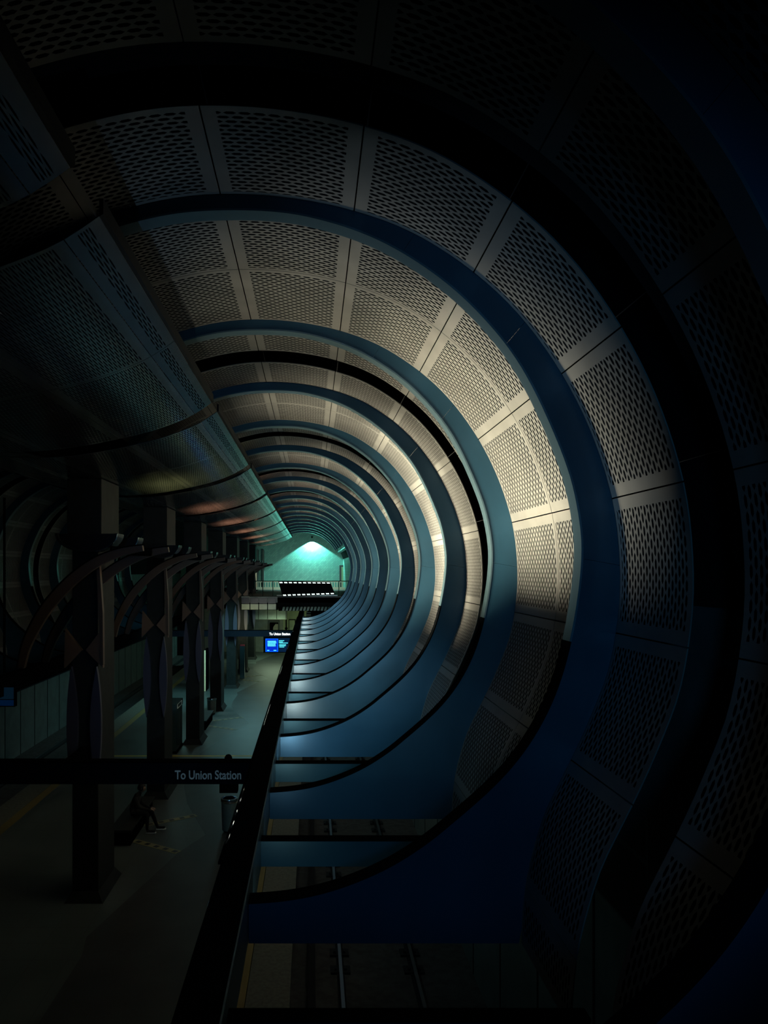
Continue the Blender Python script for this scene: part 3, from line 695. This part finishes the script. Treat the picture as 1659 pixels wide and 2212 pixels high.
# pilasters left
m = MB(); m.wbox(-2180, -2110, 20.3, 20.5, -760, 900); struct(m.build('trim_101', M['sidewall']), 'narrow pilaster at the left of the teal wall')
m = MB(); m.wbox(-2420, -2350, 20.2, 20.5, -760, 900); struct(m.build('trim_102', M['sidewall']), 'pilaster at the far left of the teal wall')
m = MB(); m.wbox(-2760, -2420, 20.44, 20.5, -760, 520); struct(m.build('window_1', M['glow']), 'pale lit opening left of the teal wall')  # glow stands in for the light in the doorway
# door at right
root = empty('door_1', W(1400, 20.45, -760), '', 'door'); del root['label']; root['kind'] = 'structure'; root['label'] = 'dark framed door at the right end of the footbridge'
m = MB(); m.wbox(1215, 1600, 20.40, 20.5, -760, 225); m.build('door_frame', M['tile_b'], root)
m = MB(); m.wbox(1300, 1600, 20.37, 20.41, -760, 150); m.build('door_panel', M['green'], root)
m = MB(); m.wbox(1380, 1560, 20.36, 20.38, 105, 145); m.build('lit_transom', M['oval'], root)  # white exit sign over the door
# fascia tiles of the footbridge
for r_, (z0, z1, mt, nm) in enumerate(((-1030, -850, M['tile_b'], 'dark plum'), (-1215, -1042, M['tile_a'], 'pale khaki'))):
    for c_ in range(4 + 1):
        x0 = -2188 + c_ * 272
        if c_ == 4: continue
        m = MB(); m.wbox(x0 + 10, x0 + 258, YB, YB + .02, z0, z1)
        o = m.build('fascia_tile', mt, bevel=.01)
        tag(o, f'{nm} square tile on the footbridge front, {["leftmost","second from left","third from left","rightmost"][c_]} of its row', 'tile', 'square tiles on the footbridge front')
m = MB(); m.wbox(-2188, -1070, YB + .02, YB + .08, -1225, -1000); struct(m.build('trim_103', M['black']), 'dark backing behind the footbridge tiles')
m = MB(); m.wbox(-1070, 1180, YB + .02, YB + .2, -1130, -830); struct(m.build('trim_104', M['black']), 'black front edge of the footbridge over the track')
# slanted soffit fins
root = empty('soffit_fins', W(-200, YB + .7, -1330), 'row of slanted grey fins under the footbridge over the track', 'ceiling fins')
for i in range(15):
    x = -960 + i * 112; m = MB()
    m.wprism([(x, -1290), (x + 72, -1290), (x + 118, -1120), (x + 46, -1120)], YB + .5, YB + .52); m.build('fin', M['tile_a'], root)
m = MB(); m.wbox(-1070, 900, YB + .53, YB + .56, -1300, -1000); m.build('fin_backing', M['black'], root)
# railing
root = empty('bridge_railing', W(-400, YB, -801), 'thin black railing along the front of the far footbridge', 'railing')
for (z0, z1, nm) in ((-345, -322, 'top_rail'), (-664, -652, 'lower_rail'), (-815, -796, 'kerb_rail')):
    m = MB(); m.wbox(-1930, 1300, YB, YB + .012, z0, z1); m.build(nm, M['railing'], root)
for px in (545, 567.5, 589.5, 732, 756):
    X = (px - 674) * YB; m = MB(); m.wbox(X - 12, X + 12, YB, YB + .015, -815, -340); m.build('railing_post', M['railing'], root)
# rear balustrade with pale pickets, lit by the added bridge fill
root = empty('rear_balustrade', W(-400, 19.2, -801), 'pale picket balustrade in front of the teal wall', 'balustrade')
m = MB(); m.wbox(-2500, 1370, 19.2, 19.24, -490, -462); m.build('hand_rail', M['picket'], root)
m = MB(); m.wbox(-2500, 1370, 19.2, 19.24, -800, -700); m.build('kick_board', M['picket'], root)
for i in range(36):
    x = -2480 + i * 106; m = MB(); m.wbox(x, x + 40, 19.21, 19.23, -700, -490); m.build('picket', M['picket'], root)
# film strip panel
root = empty('film_strip_panel', W(-200, YB - .1, -800), 'black slanted film strip panel with square sprocket holes hung on the footbridge railing', 'artwork')
def fp(u, v): # u along, v down -> px
    tl, tr, br_, bl = (601, 1255.5), (713.5, 1257), (724, 1284.5), (610.5, 1289)
    x = (tl[0] * (1 - u) + tr[0] * u) * (1 - v) + (bl[0] * (1 - u) + br_[0] * u) * v
    y = (tl[1] * (1 - u) + tr[1] * u) * (1 - v) + (bl[1] * (1 - u) + br_[1] * u) * v
    return ((x - 674) * 14.2, -(y - 1232) * 14.2)
def quad(u0, u1, v0, v1, nm, mt):
    m = MB(); m.wprism([fp(u0, v0), fp(u1, v0), fp(u1, v1), fp(u0, v1)], 14.2, 14.215); return m.build(nm, mt, root)
quad(0, 1, .13, .865, 'film_body', M['black'])
for v0, v1, nm in ((0, .045, 'film_edge'), (.955, 1, 'film_edge')): quad(0, 1, v0, v1, nm, M['black'])
for v0, v1 in ((.045, .13), (.865, .955)):
    N = 11
    for i in range(N + 1):
        a = (i - .17) / N; b = (i + .17) / N; quad(max(0, a), min(1, b), v0, v1, 'film_bridge', M['black'])
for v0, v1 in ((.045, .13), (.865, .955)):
    m = MB(); m.wprism([fp(.01, v0), fp(.985, v0), fp(.985, v1), fp(.01, v1)], 14.22, 14.225); o = m.build('backlit_band', M['holes'], root)  # added glowing band that makes the sprocket holes bright
# white kerb added behind the panel to brighten the sprocket holes
m = MB(); m.wbox(-1100, 800, 14.45, 14.5, -800, -770); tag(m.build('added_kerb', M['white']), 'added pale kerb behind the film strip, brightening its sprocket holes', 'kerb')

# platform end wall below the footbridge
YE = 18.0
m = MB(); m.wbox(MX + 165, -1000, YE, YE + .3, FZ, -1500); struct(m.build('wall_end', M['tile_c']), 'dull green grey wall at the end of the platform')
m = MB(); m.wbox(-1120, -165, YE - .05, YE + .25, FZ, -1250); struct(m.build('wall_end_right', M['green']), 'yellow green lit wall beside the right platform edge at the far end')
for i in range(4):
    m = MB(); x0 = -2290 + i * 335; m.wbox(x0 + 6, x0 + 322, 16.88, 16.94, -1790, -1440)
    tag(m.build('header_panel', M['tile_c'], bevel=.01), f'grey green square panel under the footbridge, {["leftmost","second from left","third from left","rightmost"][i]} of four', 'wall panel', 'square header panels under the footbridge')
m = MB(); m.wbox(-2320, -930, 16.96, 17.3, -1800, -1400); struct(m.build('ceiling', M['concrete']), 'low ceiling under the footbridge')
root = empty('door_2', W(-1450, 17.9, FZ), '', 'door'); root['label'] = 'doorway in the platform end wall beside the hanging screen'; root['kind'] = 'structure'
m = MB(); m.wbox(-1680, -1640, 17.9, 18.0, FZ, -2010); m.wbox(-1300, -1260, 17.9, 18.0, FZ, -2010); m.wbox(-1680, -1260, 17.9, 18.0, -2010, -1960); m.build('door_frame', M['sidewall'], root)
m = MB(); m.wbox(-1640, -1300, 17.97, 18.0, FZ, -2010); m.build('door_leaf', M['black'], root)
m = MB(); m.wprism([(-1560, FZ + 400), (-1320, FZ + 400), (-1320, -2080), (-1420, -2080), (-1500, -2200)], 17.94, 17.96); m.build('lit_pane', M['tile_a'], root)
root = empty('wall_poster', W(-790, 17.9, -2500), 'greenish framed poster on the lit wall right of the doorway', 'poster')
m = MB(); m.wbox(-905, -640, 17.9, 17.95, -2420, -1900); m.build('poster_frame', M['black'], root)
m = MB(); m.wbox(-880, -665, 17.89, 17.9, -2400, -1925); m.build('poster_sheet', M['green'], root)
for z in (-2100, -2130, -2170): 
    m = MB(); m.wbox(-820, -730, 17.885, 17.89, z - 8, z); m.build('printed_line', M['tile_c'], root)
root = empty('pendant_cylinder', W(-990, 17.5, -2260), 'thin black pole with a ball end hanging before the lit wall', 'pendant')
m = MB(); m.cyl(W(-975, 17.5, -2200), W(-975, 17.5, -1000), .06, n=10); m.build('pole', M['black'], root)
m = MB(); c = W(-975, 17.5, -2200); m.lathe([(.02, -.12), (.09, -.09), (.13, 0), (.09, .09), (.03, .12)], c, 14); m.build('ball', M['black'], root, smooth=True)
m = MB(); m.wbox(-240, -80, 16.45, 16.55, -1650, -1480)
root = empty('white_slats', W(-60, 16.5, -1650), 'small white striped plate beyond the far end of the long beam', 'plate')
m = MB()
for z in (-1500, -1580, -1640): m.wbox(-190, -40, 16.5, 16.53, z - 22, z)
m.build('slat', M['white'], root)
m = MB(); m.wbox(-200, -30, 16.53, 16.56, -1680, -1470); m.build('backing', M['black'], root)

# ------------------------------------------------------------------ lights
def area(name, loc, sx, sy, power, col, target=None, spread=math.pi, rot=None):
    l = bpy.data.lights.new(name, 'AREA'); l.shape = 'RECTANGLE'; l.size = sx; l.size_y = sy; l.energy = power; l.color = col; l.spread = spread
    o = bpy.data.objects.new(name, l); C.objects.link(o); o.location = loc
    if target is not None:
        d = (Vector(target) - Vector(loc)).normalized(); o.rotation_euler = d.to_track_quat('-Z', 'Y').to_euler()
    if rot: o.rotation_euler = rot
    return o
def strip_light(name, X, Z, Y0, Y1, ang, power, col, w=.05, spread=math.radians(150)):
    """thin tube along the tunnel; ang = elevation of its axis in the cross section, degrees from +X"""
    l = bpy.data.lights.new(name, 'AREA'); l.shape = 'RECTANGLE'; l.size = w; l.size_y = (Y1 - Y0) * S; l.energy = power; l.color = col; l.spread = spread
    o = bpy.data.objects.new(name, l); C.objects.link(o); o.location = W(X, (Y0 + Y1) / 2, Z)
    a = math.radians(ang); d = Vector((math.cos(a), 0, math.sin(a)))
    z = -d; y = Vector((0, 1, 0)); x = y.cross(z); o.rotation_euler = Matrix((x, y, z)).transposed().to_euler()
    return o
WARM = (1, .89, .62); COOL = (.55, .85, 1)
def spot_area(name, X, Y, Z, el, tilt, power, col, sx=.03, sy=.5, spread=110):
    a, t = math.radians(el), math.radians(tilt); d = Vector((math.cos(a) * math.cos(t), math.sin(t), math.sin(a) * math.cos(t)))
    l = bpy.data.lights.new(name, 'AREA'); l.shape = 'RECTANGLE'; l.size = sx; l.size_y = sy; l.energy = power; l.color = col; l.spread = math.radians(spread)
    o = bpy.data.objects.new(name, l); C.objects.link(o); o.location = W(X, Y, Z)
    z = -d; y = Vector((0, 1, 0)); x = y.cross(z).normalized(); y = z.cross(x); o.rotation_euler = Matrix((x, y, z)).transposed().to_euler()
PW = {2: 560, 4: 760, 6: 600, 8: 500, 10: 420, 12: 360}  # added lights along the beam for the vault; no fixtures known there
for i, (k, p) in enumerate(PW.items()):
    if k == 2:
        for q in range(5):
            spot_area('vault_fill_light', -445, 2.38 + q * .13, -1384, 42, 7, p / 5, WARM, .01, .12, 68)
            spot_area('vault_fill_light', -445, 2.38 + q * .13, -1384, 68, 7, p / 30, WARM, .01, .12, 62)
    else:
        strip_light('vault_fill_light', -445, -1379, k + .1, k + .78, 42, p, WARM, .01, math.radians(62))
        strip_light('vault_fill_light', -445, -1379, k + .2, k + .78, 68, p * .22, WARM, .01, math.radians(58))
m = MB(); m.wbox(-447, -427, 2.2, 13.9, -1398, -1390); m.wbox(-447, -444, 2.2, 13.9, -1390, -1386)  # added housing for the vault fill lights
tag(m.build('cove_trough', M['black']), 'slim black added trough for the vault fill lights, left of the long beam', 'light')
for k in range(2, 14):
    c = (.5, .85, 1) if k < 4 else (1, .97, .78)
    spot_area('foot_light', -220, k + .6, -1535, 12, 48, {2: 1.4, 3: 12}.get(k, 17), c, .1, .1, 150)
    spot_area('foot_light', 560, k + .25, -820, 215, 74, {2: 3, 3: 8}.get(k, 7), (.5, .85, 1), .1, .1, 90)  # added fill in mid-air for the rib feet
    spot_area('foot_light', -220, k + .1, -1535, 3, 48, {2: 2, 3: 4}.get(k, 5), (.6, 1, .9), .1, .1, 150)
for el, p in ((28, 15), (62, 11), (92, 4)):
    spot_area('rib_backlight', -445, 1.9, -1384, el, 10, p, (.42, .72, 1), .01, .12, 50)  # added blue fill for the panels before the second rib
# end wall lamp
l = bpy.data.lights.new('wall_lamp', 'SPOT'); l.energy = 2700; l.color = (.45, 1, .86); l.spot_size = math.radians(116); l.spot_blend = .12; l.shadow_soft_size = .04
o = bpy.data.objects.new('wall_lamp', l); C.objects.link(o); o.location = W(0, 20.5, 1400) + Vector((0, -.5, 0)); o.rotation_euler = (0, 0, 0)
root = empty('wall_downlight', o.location + Vector((0, 0, .1)), 'small downlight high on the teal end wall', 'light')
m = MB(); p = o.location; m.cyl(p + Vector((0, 0, .06)), p + Vector((0, 0, .2)), .08, n=14); m.cyl(p + Vector((0, 0, .13)), p + Vector((0, .5, .13)), .02, n=8); m.build('lamp_body', M['black'], root)
# added fill light on the footbridge, and platform lamps
area('bridge_light', W(-300, 16.6, -200), 4, .3, 75, (.75, 1, .8), W(-300, 19.2, -680), spread=math.radians(70))
area('platform_light', W(-1300, 16.3, -1500), 2, 1.2, 150, (.7, 1, .65), W(-1300, 16.2, FZ))
area('platform_light', W(-1500, 11.5, -900), 1.6, 1.6, 190, (.35, .9, .95), W(-1500, 11.6, FZ))
area('platform_light', W(-2900, 11, -900), 1.6, 3, 90, (.35, .8, .75), W(-3100, 11, FZ))
area('platform_light', W(-1100, 16.6, -2150), 1.5, .5, 26, (.8, 1, .55), W(-1000, 18.2, -2100))  # added fill aimed at the platform end wall
area('platform_light', W(-2060, 13.55, -1900), .4, .4, 9, (1, .95, .5), W(-2175, 14.42, -1750), spread=math.radians(80))  # added fill on the column shaft below the footbridge front
area('bridge_tile_light', W(-1500, 13.6, -1000), 2, .3, 5, (.95, 1, .75), W(-1500, 14.3, -1120), spread=math.radians(90))
# added warm strips beside the column bowls for orange streaks on the canopy
for i in range(7):
    Y = 4.42 + 2 * i + .2
    col = (.9, .85, .3) if i == 0 else (1, .42, .22)
    area('bowl_lamp', W(-1600, Y + .5, 430), 2.2, .06, (26, 70, 100, 120, 120, 90, 40)[i], col, W(-1500, Y + .5, 930), spread=math.radians(110))
# added blue fill from behind the camera for the rib fronts
def spot(name, loc, target, ang, blend, power, col, soft=.1):
    l = bpy.data.lights.new(name, 'SPOT'); l.energy = power; l.color = col; l.spot_size = math.radians(ang); l.spot_blend = blend; l.shadow_soft_size = soft
    o = bpy.data.objects.new(name, l); C.objects.link(o); o.location = loc; o.rotation_euler = (Vector(target) - Vector(loc)).to_track_quat('-Z', 'Y').to_euler(); return o
spot('mezzanine_light', W(-100, -1.0, 300), W(600, 4, -300), 41, .45, 420, (.10, .5, 1), .4)
for Y, p in ((6.4, 6), (8.4, 10), (10.4, 10), (12.4, 9), (14.0, 7)):  # added teal fills in mid-air to tint the canopy
    area('platform_uplight', W(-1250, Y, -700), 1.2, .5, p, (.3, .72, 1), W(-1300, Y + .2, 1000), spread=math.radians(130))

w = bpy.data.worlds.new('world'); bpy.context.scene.world = w; w.use_nodes = True
w.node_tree.nodes['Background'].inputs[0].default_value = (.15, .4, .8, 1); w.node_tree.nodes['Background'].inputs[1].default_value = .004

# ------------------------------------------------------------------ camera
cam = bpy.data.cameras.new('camera'); co = bpy.data.objects.new('camera', cam); C.objects.link(co)
co.location = W(0, 0, 0); co.rotation_euler = (math.pi / 2, 0, 0)
cam.sensor_fit = 'VERTICAL'; cam.sensor_height = 36; cam.lens = 36 * 1660 / 2212
cam.shift_x = (829.5 - 674) / 2212; cam.shift_y = (1232 - 1106) / 2212; cam.clip_start = .05; cam.clip_end = 300
bpy.context.scene.camera = co
vs = bpy.context.scene.view_settings; vs.view_transform = 'Standard'; vs.look = 'None'; vs.exposure = 0; vs.gamma = 1; vs.use_curve_mapping = False
